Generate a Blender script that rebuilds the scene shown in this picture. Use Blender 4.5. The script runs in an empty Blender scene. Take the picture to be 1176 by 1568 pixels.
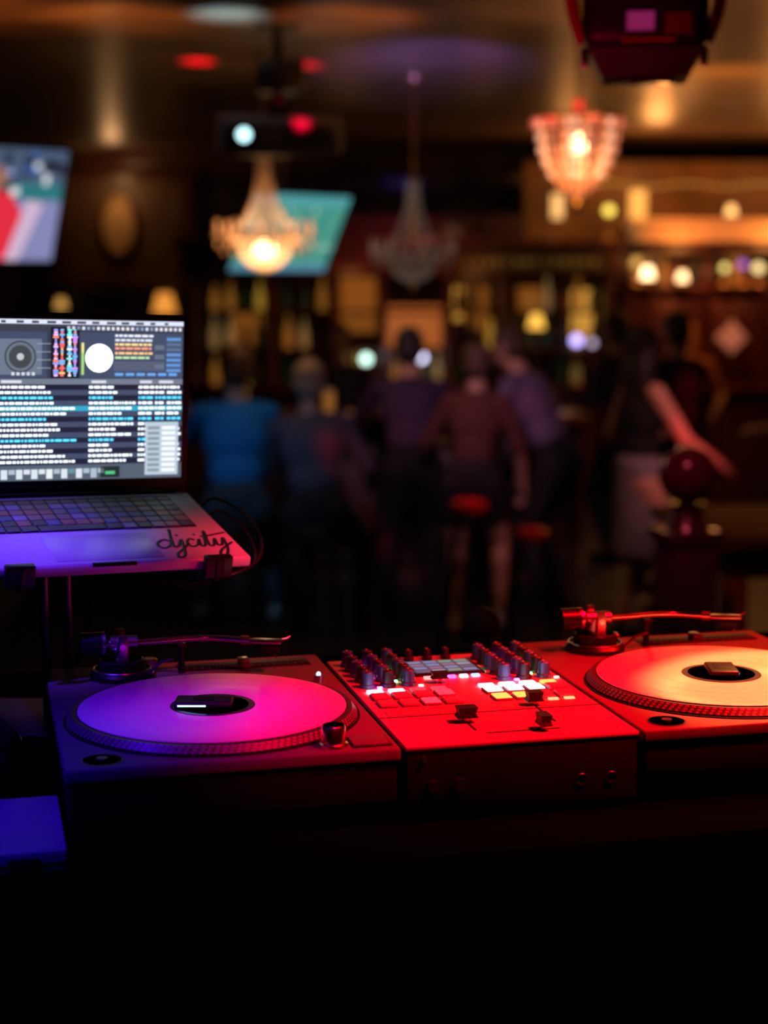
import bpy, bmesh, math, random
import numpy as np
from mathutils import Vector, Matrix, Quaternion
random.seed(7)
V3=Vector
scn=bpy.context.scene
try:
    scn.view_settings.view_transform='Standard'; scn.view_settings.look='None'
except Exception: pass

# ------------------------------------------------------------------ materials
def _nodes(name):
    m=bpy.data.materials.new(name); m.use_nodes=True
    nt=m.node_tree; b=nt.nodes.get('Principled BSDF'); return m,nt,b
def MAT(name,col,rough=.5,metal=0.,em=None,es=0.,var=.15,scale=25.,bump=0.,coat=0.,spec=.5,sample=True,aniso=0.):
    m,nt,b=_nodes(name)
    tc=nt.nodes.new('ShaderNodeTexCoord')
    nz=nt.nodes.new('ShaderNodeTexNoise'); nz.inputs['Scale'].default_value=scale; nz.inputs['Detail'].default_value=4
    nt.links.new(tc.outputs['Object'],nz.inputs['Vector'])
    cr=nt.nodes.new('ShaderNodeValToRGB')
    cr.color_ramp.elements[0].position=.3; cr.color_ramp.elements[1].position=.7
    cr.color_ramp.elements[0].color=tuple(c*(1-var) for c in col)+(1,)
    cr.color_ramp.elements[1].color=tuple(min(1,c*(1+var)) for c in col)+(1,)
    nt.links.new(nz.outputs['Fac'],cr.inputs['Fac']); nt.links.new(cr.outputs['Color'],b.inputs['Base Color'])
    b.inputs['Roughness'].default_value=rough; b.inputs['Metallic'].default_value=metal
    b.inputs['Specular IOR Level'].default_value=spec
    b.inputs['Coat Weight'].default_value=coat
    if em is not None:
        b.inputs['Emission Color'].default_value=tuple(em)+(1,); b.inputs['Emission Strength'].default_value=es
    if bump>0:
        bp=nt.nodes.new('ShaderNodeBump'); bp.inputs['Strength'].default_value=bump; bp.inputs['Distance'].default_value=.02
        nt.links.new(nz.outputs['Fac'],bp.inputs['Height']); nt.links.new(bp.outputs['Normal'],b.inputs['Normal'])
    if aniso>0:
        b.inputs['Anisotropic'].default_value=aniso
        tg=nt.nodes.new('ShaderNodeTangent'); tg.direction_type='RADIAL'; tg.axis='Z'
        nt.links.new(tg.outputs['Tangent'],b.inputs['Tangent'])
    if not sample:
        try: m.cycles.emission_sampling='NONE'
        except Exception: pass
    return m
def EM(name,col,s,sample=True): return MAT(name,(.02,.02,.02),.5,em=col,es=s,sample=sample,var=0)
_uic={}
def UI(col,s=1.):
    k=(tuple(round(c,2) for c in col),s)
    if k not in _uic: _uic[k]=EM('screen_glow_%d'%len(_uic),col,s,sample=False)
    return _uic[k]
def WOOD(name,c1,c2,rough=.4,scale=3.,stretch=(1,8,8),coat=.2,bump=.25,spec=.5):
    m,nt,b=_nodes(name)
    tc=nt.nodes.new('ShaderNodeTexCoord'); mp=nt.nodes.new('ShaderNodeMapping'); mp.inputs['Scale'].default_value=stretch
    nz=nt.nodes.new('ShaderNodeTexNoise'); nz.inputs['Scale'].default_value=scale; nz.inputs['Detail'].default_value=8; nz.inputs['Distortion'].default_value=1.2
    cr=nt.nodes.new('ShaderNodeValToRGB'); cr.color_ramp.elements[0].position=.35; cr.color_ramp.elements[1].position=.68
    cr.color_ramp.elements[0].color=tuple(c1)+(1,); cr.color_ramp.elements[1].color=tuple(c2)+(1,)
    nt.links.new(tc.outputs['Object'],mp.inputs['Vector']); nt.links.new(mp.outputs['Vector'],nz.inputs['Vector'])
    nt.links.new(nz.outputs['Fac'],cr.inputs['Fac']); nt.links.new(cr.outputs['Color'],b.inputs['Base Color'])
    bp=nt.nodes.new('ShaderNodeBump'); bp.inputs['Strength'].default_value=bump; bp.inputs['Distance'].default_value=.01
    nt.links.new(nz.outputs['Fac'],bp.inputs['Height']); nt.links.new(bp.outputs['Normal'],b.inputs['Normal'])
    b.inputs['Roughness'].default_value=rough; b.inputs['Coat Weight'].default_value=coat; b.inputs['Specular IOR Level'].default_value=spec
    return m

# ------------------------------------------------------------------ mesh builder
class MB:
    def __init__(s): s.V=[];s.F=[];s.M=[];s.S=[];s.mats=[]
    def mi(s,m):
        if m not in s.mats: s.mats.append(m)
        return s.mats.index(m)
    def add(s,vs,fs,mat,smooth=False,mx=None):
        o=len(s.V); k=s.mi(mat)
        for v in vs:
            v=V3(v); s.V.append(mx@v if mx is not None else v)
        for f in fs: s.F.append([o+i for i in f]); s.M.append(k); s.S.append(smooth)
    def box(s,x0,y0,z0,x1,y1,z1,mat,bev=0.,mx=None,seg=2):
        bm=bmesh.new(); bmesh.ops.create_cube(bm,size=1)
        for v in bm.verts: v.co=V3(((x0+x1)/2+v.co.x*(x1-x0),(y0+y1)/2+v.co.y*(y1-y0),(z0+z1)/2+v.co.z*(z1-z0)))
        if bev>0: bmesh.ops.bevel(bm,geom=bm.edges[:],offset=bev,segments=seg,affect='EDGES',profile=.5)
        bm.verts.index_update()
        s.add([v.co.copy() for v in bm.verts],[[v.index for v in f.verts] for f in bm.faces],mat,bev>0,mx); bm.free()
    def lathe(s,prof,mat,n=32,c=(0,0,0),mx=None,smooth=True):
        vs=[];fs=[]
        for (r,z) in prof:
            for i in range(n):
                a=2*math.pi*i/n; vs.append((c[0]+r*math.cos(a),c[1]+r*math.sin(a),c[2]+z))
        for j in range(len(prof)-1):
            for i in range(n):
                fs.append([j*n+i,j*n+(i+1)%n,(j+1)*n+(i+1)%n,(j+1)*n+i])
        if prof[0][0]>1e-6: fs.append(list(range(n))[::-1])
        if prof[-1][0]>1e-6: fs.append([(len(prof)-1)*n+i for i in range(n)])
        s.add(vs,fs,mat,smooth,mx)
    def cyl(s,p0,p1,r0,r1,mat,n=20,mx=None,smooth=True):
        p0=V3(p0);p1=V3(p1);d=p1-p0; q=V3((0,0,1)).rotation_difference(d.normalized())
        m=Matrix.Translation(p0)@q.to_matrix().to_4x4()
        if mx is not None: m=mx@m
        s.lathe([(r0,0),(r1,d.length)],mat,n,mx=m,smooth=smooth)
    def sphere(s,c,r,mat,n=20,m=12,mx=None):
        if not hasattr(r,'__len__'): r=(r,r,r)
        vs=[];fs=[]
        for j in range(m+1):
            t=math.pi*j/m
            for i in range(n):
                a=2*math.pi*i/n
                vs.append((c[0]+r[0]*math.sin(t)*math.cos(a),c[1]+r[1]*math.sin(t)*math.sin(a),c[2]+r[2]*math.cos(t)))
        for j in range(m):
            for i in range(n): fs.append([j*n+i,(j+1)*n+i,(j+1)*n+(i+1)%n,j*n+(i+1)%n])
        s.add(vs,fs,mat,True,mx)
    def tube(s,pts,r,mat,n=8,mx=None,flat=1.):
        pts=[V3(p) for p in pts]; N=len(pts); vs=[];fs=[]
        up=V3((0,0,1))
        for k,p in enumerate(pts):
            t=(pts[min(k+1,N-1)]-pts[max(k-1,0)])
            if t.length<1e-9: t=V3((1,0,0))
            t.normalize()
            a=up.cross(t)
            if a.length<.05: a=V3((1,0,0)).cross(t)
            a.normalize(); b=t.cross(a)
            rr=r[k] if hasattr(r,'__len__') else r
            for i in range(n):
                g=2*math.pi*i/n; vs.append(p+a*rr*math.cos(g)+b*rr*flat*math.sin(g))
        for k in range(N-1):
            for i in range(n): fs.append([k*n+i,k*n+(i+1)%n,(k+1)*n+(i+1)%n,(k+1)*n+i])
        fs.append(list(range(n))[::-1]); fs.append([(N-1)*n+i for i in range(n)])
        s.add(vs,fs,mat,True,mx)
    def torus(s,c,R,r,mat,n=40,m=8,mx=None):
        vs=[];fs=[]
        for i in range(n):
            a=2*math.pi*i/n
            for j in range(m):
                b=2*math.pi*j/m
                vs.append((c[0]+(R+r*math.cos(b))*math.cos(a),c[1]+(R+r*math.cos(b))*math.sin(a),c[2]+r*math.sin(b)))
        for i in range(n):
            for j in range(m): fs.append([i*m+j,((i+1)%n)*m+j,((i+1)%n)*m+(j+1)%m,i*m+(j+1)%m])
        s.add(vs,fs,mat,True,mx)
    def octa(s,c,r,h,mat):
        x,y,z=c
        s.add([(x+r,y,z),(x,y+r,z),(x-r,y,z),(x,y-r,z),(x,y,z+h),(x,y,z-h)],
              [[0,1,4],[1,2,4],[2,3,4],[3,0,4],[1,0,5],[2,1,5],[3,2,5],[0,3,5]],mat)
    def quad(s,a,b,c,d,mat,mx=None): s.add([a,b,c,d],[[0,1,2,3]],mat,False,mx)
    def build(s,name,mx=None):
        me=bpy.data.meshes.new(name); me.from_pydata([tuple(v) for v in s.V],[],s.F); 
        for m in s.mats: me.materials.append(m)
        me.polygons.foreach_set('material_index',s.M); me.polygons.foreach_set('use_smooth',s.S)
        try: me.set_sharp_from_angle(angle=.7)
        except Exception: pass
        me.update(); o=bpy.data.objects.new(name,me); scn.collection.objects.link(o)
        if mx is not None: o.matrix_world=mx
        return o
def T(x,y,z): return Matrix.Translation((x,y,z))
def RZ(a): return Matrix.Rotation(a,4,'Z')
def RX(a): return Matrix.Rotation(a,4,'X')
def RY(a): return Matrix.Rotation(a,4,'Y')
def smoothpath(P,k=6):
    P=[V3(p) for p in P]; out=[]
    for i in range(len(P)-1):
        p0=P[max(i-1,0)];p1=P[i];p2=P[i+1];p3=P[min(i+2,len(P)-1)]
        for j in range(k):
            t=j/k
            out.append(.5*((2*p1)+(p2-p0)*t+(2*p0-5*p1+4*p2-p3)*t*t+(3*p1-p0-3*p2+p3)*t**3))
    out.append(P[-1]); return out

# ------------------------------------------------------------------ camera
CZ=1.95
cd=bpy.data.cameras.new('camera'); cam=bpy.data.objects.new('camera',cd); scn.collection.objects.link(cam)
cam.location=(0,0,CZ); cam.rotation_euler=(math.pi/2-.14272,0,0)
cd.sensor_fit='AUTO'; cd.sensor_width=36; cd.lens=2535/1568*36
cd.clip_start=.05; cd.dof.use_dof=True; cd.dof.focus_distance=1.93; cd.dof.aperture_fstop=2.7
scn.camera=cam

# ------------------------------------------------------------------ shared materials
black_plastic=MAT('black_plastic',(.010,.010,.011),.45,spec=.3)
black_rubber=MAT('black_rubber',(.003,.003,.003),.8,spec=.1)
black_metal=MAT('black_metal',(.02,.02,.022),.35,metal=.6)
cloth_black=MAT('black_cloth',(.0007,.0007,.0008),1.,spec=0.,scale=200)
silver=MAT('brushed_silver',(.6,.6,.62),.28,metal=1.,scale=60,var=.08)
chrome=MAT('chrome',(.8,.8,.8),.12,metal=1.,var=.02)
plinth=MAT('turntable_grey_plinth',(.12,.112,.115),.55,var=.06,scale=80,spec=.06)
mixer_face=MAT('mixer_face',(.34,.31,.32),.5,var=.04,scale=90,spec=.06)
white_pl=MAT('white_plastic',(.75,.75,.75),.35,var=.03)
brass=MAT('aged_brass',(.45,.28,.10),.35,metal=.9)

# ------------------------------------------------------------------ room shell
def ceiling_mat():
    m,nt,b=_nodes('lacquered_ceiling')
    tc=nt.nodes.new('ShaderNodeTexCoord'); mp=nt.nodes.new('ShaderNodeMapping'); mp.inputs['Scale'].default_value=(.9,5,1)
    nz=nt.nodes.new('ShaderNodeTexNoise'); nz.inputs['Scale'].default_value=2.5; nz.inputs['Detail'].default_value=6
    nt.links.new(tc.outputs['Object'],mp.inputs['Vector']); nt.links.new(mp.outputs['Vector'],nz.inputs['Vector'])
    cr=nt.nodes.new('ShaderNodeValToRGB'); cr.color_ramp.elements[0].position=.35;cr.color_ramp.elements[1].position=.65
    cr.color_ramp.elements[0].color=(.06,.035,.025,1); cr.color_ramp.elements[1].color=(.20,.13,.09,1)
    nt.links.new(nz.outputs['Fac'],cr.inputs['Fac']); nt.links.new(cr.outputs['Color'],b.inputs['Base Color'])
    bp=nt.nodes.new('ShaderNodeBump'); bp.inputs['Strength'].default_value=.4; bp.inputs['Distance'].default_value=.03
    nt.links.new(nz.outputs['Fac'],bp.inputs['Height']); nt.links.new(bp.outputs['Normal'],b.inputs['Normal'])
    b.inputs['Roughness'].default_value=.36; b.inputs['Specular IOR Level'].default_value=.35
    return m
wall_wood=WOOD('dark_wall_panelling',(.008,.004,.003),(.032,.012,.007),.5,2.,(3,3,.4))
floor_wood=WOOD('dark_floorboards',(.004,.003,.003),(.014,.009,.008),.5,2.,(6,.5,1),0)
CE=3.1; XL,XR,YB,YF=-4.6,5.2,16.,-1.6
def slab(name,b,mat):
    m=MB(); m.box(*b,mat); return m.build(name)
slab('floor',(XL-.1,YF-.1,-.1,XR+.1,YB+.1,0),floor_wood)
slab('ceiling',(XL-.1,YF-.1,CE,XR+.1,YB+.1,CE+.1),ceiling_mat())
def wall(name,b,axis=''):
    m=MB(); x0,y0,z0,x1,y1,z1=b; m.box(*b,wall_wood)
    if axis=='back':
        x=x0+.3
        while x<x1-.9:
            for (a,c) in ((.2,1.0),(1.15,2.75)):
                m.box(x,y0-.02,a,x+.75,y0,c,wall_wood,.008); m.box(x+.1,y0-.035,a+.1,x+.65,y0-.01,c-.1,wall_wood,.01)
            x+=.9
    return m.build(name)
wall('wall_back',(XL,YB,0,XR,YB+.1,CE),'back')
wall('wall_left',(XL-.1,YF,0,XL,YB,CE)); wall('wall_right',(XR,YF,0,XR+.1,YB,CE)); wall('wall_front',(XL,YF-.1,0,XR,YF,CE))
trimw=WOOD('reddish_trim_wood',(.05,.015,.006),(.12,.04,.018),.4)
m=MB(); m.box(XL,YB-.1,CE-.14,XR,YB,CE,trimw,.02); m.box(XL,YB-.06,CE-.22,XR,YB,CE-.14,trimw,.01); m.build('trim_1')
m=MB(); m.box(XL,YB-.03,0,XR,YB,.16,trimw,.008); m.build('baseboard_back')
m=MB(); m.box(-2.2,-1.5,0,3.2,2.9,.33,cloth_black); m.box(-2.22,-1.5,.33,3.22,2.92,.36,floor_wood,.006); m.build('dj_platform')

# ------------------------------------------------------------------ DJ table frame
YAW=.24275
DECK=T(-.32418,1.6252,CZ-.49954)@RZ(YAW)
TT=-.086
m=MB()
m.box(-.62,-.10,TT-.03,1.25,.80,TT,cloth_black,.004)
vs=[];fs=[];n=160
for i in range(n+1):
    x=-.62+1.87*i/n; y=-.105+.006*math.sin(i*.45)+.003*math.sin(i*1.1)
    vs+= [(x,y,TT-.004),(x,y-.008*math.sin(i*.45),.36-(CZ-.49954)+.002)]
for i in range(n): fs.append([2*i,2*i+2,2*i+3,2*i+1])
m.add(vs,fs,cloth_black,True)
for x in (-.58,1.2):
    for y in (-.05,.75): m.cyl((x,y,.362-(CZ-.49954)),(x,y,TT-.02),.02,.02,black_metal)
m.build('dj_table',DECK)

# ------------------------------------------------------------------ turntables
dotm=MAT('platter_strobe_dots',(.22,.22,.22),.4)
platm=MAT('platter_aluminium',(.06,.06,.06),.4,metal=.5)
goldknob=MAT('strobe_knob_metal',(.75,.65,.45),.25,metal=1.)
slot=MAT('slot_dark',(.004,.004,.004),.6,spec=.2)
ledb=EM('blue_led',(.25,.45,1),4,False)
def turntable(mx):
    m=MB()
    m.box(0,0,-.015,.353,.453,0,plinth,.003,seg=3)
    m.box(.003,.003,-.062,.350,.450,-.015,black_rubber,.005)
    for x in (.045,.308):
        for y in (.045,.408):
            m.lathe([(.030,-.086),(.032,-.082),(.032,-.070),(.026,-.060)],black_rubber,24,(x,y,0))
            m.torus((x,y,-.070),.0305,.0010,silver,28,6)
    cx,cy=.1765,.178
    m.torus((cx,cy,.0003),.167,.0015,slot,72,6)
    m.lathe([(.1645,.0),(.1648,.003),(.159,.0105),(.154,.0108),(.1535,.0098),(0,.0098)],platm,96,(cx,cy,0))
    for row,(r0,r1) in enumerate(((.0,.28),(.34,.6),(.68,.95))):
        for i in range(130):
            a=2*math.pi*i/130+row*.01; w=.011+.002*row
            def P(a,t,o=.0004):
                r=.1648+(.159-.1648)*t; z=.003+.0075*t; return (cx+(r+o)*math.cos(a),cy+(r+o)*math.sin(a),z+o)
            m.quad(P(a-w,r0),P(a+w,r0),P(a+w,r1),P(a-w,r1),dotm)
    m.cyl((cx,cy,.0098),(cx,cy,.016),.0036,.0032,chrome,14)
    m.lathe([(.151,.0098),(.151,.0108),(0,.0108)],black_rubber,72,(cx,cy,0))
    m.lathe([(.022,.0006),(.0205,.0008),(.0205,.0004),(.006,.0003),(.006,.003),(.0,.003)],platm,32,(.04,.03,0))
    m.lathe([(.020,.0005),(.0065,.0005)],slot,32,(.04,.03,.0004))
    m.box(.302,.010,-.001,.347,.052,.0012,slot,.0008); m.box(.3045,.0125,0,.3445,.0495,.003,plinth,.001)
    m.lathe([(.0155,0),(.0155,.004),(.013,.005),(.013,.022),(.0115,.024),(0,.024)],goldknob,32,(.284,.022,0))
    m.lathe([(.0118,.0242),(0,.0242)],slot,24,(.284,.022,0))
    m.cyl((.325,.30,0),(.325,.30,.010),.006,.006,silver,16); m.sphere((.325,.30,.011),.003,ledb,10,6)
    m.box(.165,.396,0,.335,.436,.0012,black_plastic,.0008)
    m.box(.172,.413,.001,.328,.417,.0016,slot)
    for i in range(17): m.box(.176+i*.0093,.403,.001,.1768+i*.0093,.409,.0018,dotm)
    m.box(.243,.405,.001,.257,.427,.009,silver,.002)
    px,py,pz=.092,.388,.043
    m.lathe([(.040,0),(.040,.006),(.036,.010),(.029,.010),(.029,.022),(.025,.024),(.025,.017),(0,.017)],black_metal,40,(px,py,0))
    m.torus((px,py,.011),.0355,.0015,silver,40,6)
    m.cyl((px,py,.016),(px,py,pz),.011,.011,silver,20)
    m.box(px-.006,py-.024,pz-.02,px+.006,py-.018,pz+.014,silver,.002); m.box(px-.006,py+.018,pz-.02,px+.006,py+.024,pz+.014,silver,.002)
    m.box(px-.008,py-.022,pz-.022,px+.008,py+.022,pz-.016,silver,.002)
    m.cyl((px,py-.026,pz),(px,py+.026,pz),.004,.004,chrome,12)
    m.cyl((px-.014,py,pz),(px+.02,py,pz),.010,.009,silver,20)
    m.cyl((px-.045,py,pz),(px-.014,py,pz),.005,.005,silver,12)
    m.cyl((px-.050,py,pz),(px-.024,py,pz),.0155,.0155,black_metal,28); m.cyl((px-.024,py,pz),(px-.020,py,pz),.0158,.0158,silver,28)
    arm=smoothpath([(px+.018,py,pz),(px+.05,py+.002,pz),(px+.09,py+.006,pz),(px+.12,py+.004,pz-.001),(px+.145,py-.006,pz-.002),(px+.155,py-.011,pz-.002)],8)
    m.tube(arm,.0042,chrome,12)
    m.cyl((px+.150,py-.009,pz-.002),(px+.160,py-.0135,pz-.002),.0062,.0062,silver,14)
    hs=T(px+.160,py-.0135,pz-.002)@RZ(-.38)
    m.box(0,-.009,-.003,.042,.009,.002,silver,.002,mx=hs); m.box(.012,-.008,-.016,.038,.008,-.003,black_plastic,.003,mx=hs)
    m.tube([(.036,.008,.0),(.044,.013,.001),(.048,.018,.003)],.0012,silver,6,mx=hs)
    m.cyl((.032,0,-.016),(.034,0,-.022),.0015,.0005,chrome,6,mx=hs)
    m.cyl((px+.075,py+.004,0),(px+.075,py+.004,pz-.009),.0045,.0035,black_metal,14); m.box(px+.069,py-.006,pz-.010,px+.081,py+.014,pz-.0045,black_metal,.002)
    m.tube([(px+.03,py-.03,.010),(px+.045,py-.034,.024),(px+.06,py-.036,.028)],.002,silver,8)
    m.lathe([(.010,0),(.010,.012),(.008,.014),(0,.014)],silver,20,(px+.038,py+.034,0))
    return m.build('turntable',mx)
vinyl=MAT('white_vinyl',(.80,.78,.76),.38,var=.02,aniso=.85,spec=.4)
label_d=MAT('record_label_dark',(.02,.018,.02),.4); label_i=MAT('record_label_print',(.30,.24,.22),.5)
def record(mx):
    m=MB()
    m.lathe([(.0037,.0008),(.05,.0008),(.0505,.0004)],vinyl,96)
    m.lathe([(.0485,.0016),(.1515,.0016),(.1525,.0010),(.1525,.0004),(.1515,0),(.05,0)],vinyl,128)
    m.lathe([(.0485,.0016),(.0480,.0022),(.0036,.0022)],label_d,72)
    m.lathe([(.041,.0024),(.012,.0024)],label_i,64); m.lathe([(.030,.0026),(.026,.0026)],label_d,64)
    for r in (.075,.1,.125): m.torus((0,0,.0016),r,.00018,vinyl,96,4)
    return m.build('vinyl_record',mx)
def sensor(mx,sc=1.):
    m=MB(); m.box(-.033*sc,-.018,0,.033*sc,.018,.008,black_plastic,.003,seg=3)
    m.box(-.028*sc,-.0183,.003,.004,-.0175,.005,ledb); m.box(-.012,-.010,.008,.012,.010,.0084,slot,.0001)
    return m.build('record_tracking_sensor',mx)
OFF=.353+.27685
turntable(DECK); turntable(DECK@T(OFF,0,0))
for k,o in enumerate((0,OFF)):
    record(DECK@T(o+.1765,.178,.0109))
    sensor(DECK@T(o+(.166 if k==0 else .1765),.174 if k==0 else .178,.0135)@RZ(-.25 if k==0 else 1.3),1. if k==0 else .8)

# ------------------------------------------------------------------ mixer
def mixer(mx):
    W,D=.267,.408; m=MB()
    m.box(0,0,-.006,W,D,0,mixer_face,.002); m.box(.001,.001,-.078,W-.001,D-.001,-.006,black_rubber,.004)
    for x in (.03,W-.03):
        for y in (.03,D-.03): m.cyl((x,y,-.086),(x,y,-.076),.014,.014,black_rubber,16)
    for i,x in enumerate((.03,.06)): m.cyl((x,-.006,-.045),(x,.004,-.045),.007,.007,black_rubber,16)
    m.cyl((.02,-.002,-.014),(.02,.002,-.014),.003,.003,silver,10)
    jr=MAT('jack_ring',(.10,.10,.10),.4,metal=1.)
    for x in (.20,.235): m.torus((0,0,0),.006,.0008,jr,20,5,mx=T(x,0,-.05)@RX(math.pi/2))
    m.box(.0,.118,.0002,W,.1192,.0006,slot)
    m.box(.088,.298,-.001,.182,.372,.003,black_plastic,.0015)
    m.quad((.093,.303,.0034),(.177,.303,.0034),(.177,.367,.0034),(.093,.367,.0034),UI((.10,.13,.2),.5))
    for r in range(4):
        for c in range(4):
            x=.096+c*.0205;y=.306+r*.0155; col=random.choice([(.35,.5,.9),(.6,.62,.75),(.2,.25,.4),(.3,.7,.5),(.55,.3,.5)])
            m.quad((x,y,.0037),(x+.017,y,.0037),(x+.017,y+.011,.0037),(x,y+.011,.0037),UI(col,.45))
    bk=MAT('blue_knob_cap',(.03,.09,.28),.35); kk=MAT('knob_rubber',(.010,.012,.020),.45)  # cap blue also carries the knobs' bluish highlights
    def knob(x,y,r=.0085,h=.020,mat=kk):
        m.lathe([(r*1.15,0),(r*1.12,.004),(r*.9,.005),(r*.82,h-.001),(r*.7,h),(0,h)],mat,18,(x,y,0))
        m.box(x-.0006,y,h,x+.0006,y+r*.7,h+.0006,white_pl)
    leds=[(1,.1,.9),(.3,.35,1),(1,.15,.15),(.1,.9,.3)]
    for xs in ((.020,.046,.072),(.195,.221,.247)):
        for i,x in enumerate(xs):
            for j,y in enumerate((.262,.290,.318,.346,.374)):
                knob(x,y,mat=bk if (i+j)%2==0 else kk)
                if (i*3+j)%2==0:
                    c=leds[(i+2*j)%4]; m.box(x+.010,y-.013,.0004,x+.016,y-.009,.0025,UI(c,9))
    for x in (.105,.13,.155): knob(x,.388,.006,.014)
    for i in range(5): m.box(.098+i*.0155,.281,0,.108+i*.0155,.289,.003,UI([(1,.2,.2),(.5,.2,1),(1,.1,.8),(.9,.9,1),(.2,.4,1)][i],3.),.0008)
    for k,x in enumerate((.086,.181)):
        for j in range(12): m.box(x-.0015,.300+j*.006,.0002,x+.0015,.304+j*.006,.002,UI((.1,.8,.3) if j<7 else (1,.5,.1),1.5 if j<6 else .1))
    padred=MAT('pad_red',(.45,.20,.22),.5,em=(1,.01,.03),es=.25,spec=.1)
    hot=UI((1,.80,.92),9); hotp=UI((1,.50,.75),5); ora=UI((1,.28,.05),3.); dimr=UI((1,.06,.12),.95)
    L=[[padred,padred,dimr,padred],[padred,padred,padred,dimr]]
    R=[[ora,ora,padred,padred],[hot,hotp,hot,padred]]
    for side,x0 in ((L,.012),(R,.152)):
        for r in range(2):
            for c in range(4):
                x=x0+c*.0265; y=.160+r*.034
                m.box(x,y,0,x+.022,y+.026,.003,mixer_face,.001); m.box(x+.001,y+.001,.001,x+.021,y+.025,.0042,side[r][c],.0015)
        for c in range(4):
            x=x0+c*.0265+.001; mm=(hotp if c==0 else hot if c<3 else ora) if side is R else (hot if c==0 else hotp if c==1 else dimr)
            m.box(x,.227,0,x+.019,.238,.003,mm,.001)
    def fader(x,y,ln,pos,vert=True,cap=(.018,.024,.017)):
        if vert:
            m.box(x-.0012,y,.0002,x+.0012,y+ln,.0008,slot); cx,cy=x,y+ln*pos
        else:
            m.box(x,y-.0012,.0002,x+ln,y+.0012,.0008,slot); cx,cy=x+ln*pos,y
        a,b,h=cap
        m.box(cx-.003,cy-.002,0,cx+.003,cy+.002,.008,silver)
        vs=[]
        for (z,s) in ((.006,1),(h*.6,.78),(h,.95)):
            vs+=[(cx-a/2*s,cy-b/2*s,z),(cx+a/2*s,cy-b/2*s,z),(cx+a/2*s,cy+b/2*s,z),(cx-a/2*s,cy+b/2*s,z)]
        fs=[[3,2,1,0],[8,9,10,11]]
        for l in (0,4):
            for i in range(4): fs.append([l+i,l+(i+1)%4,l+4+(i+1)%4,l+4+i])
        m.add(vs,fs,black_plastic)
    fader(.092,.045,.068,.55,cap=(.024,.018,.018)); fader(.190,.060,.075,.98,cap=(.020,.016,.017))
    fader(.100,.032,.085,.78,False,cap=(.014,.024,.018))
    fader(.112,.258,.012,.5,cap=(.022,.012,.014))
    inl=MAT('mixer_inlay',(.29,.26,.27),.5,spec=.06)
    for (x,y,w,h) in ((.012,.125,.09,.022),(.152,.125,.10,.022)): m.box(x,y,.0001,x+w,y+h,.0005,inl)
    for x in (.215,.235): m.box(x,.150,.0,x+.012,.156,.002,UI((1,.35,.15),2.))
    return m.build('dj_mixer',mx)
mixer(DECK@T(.358,0,0))

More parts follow.
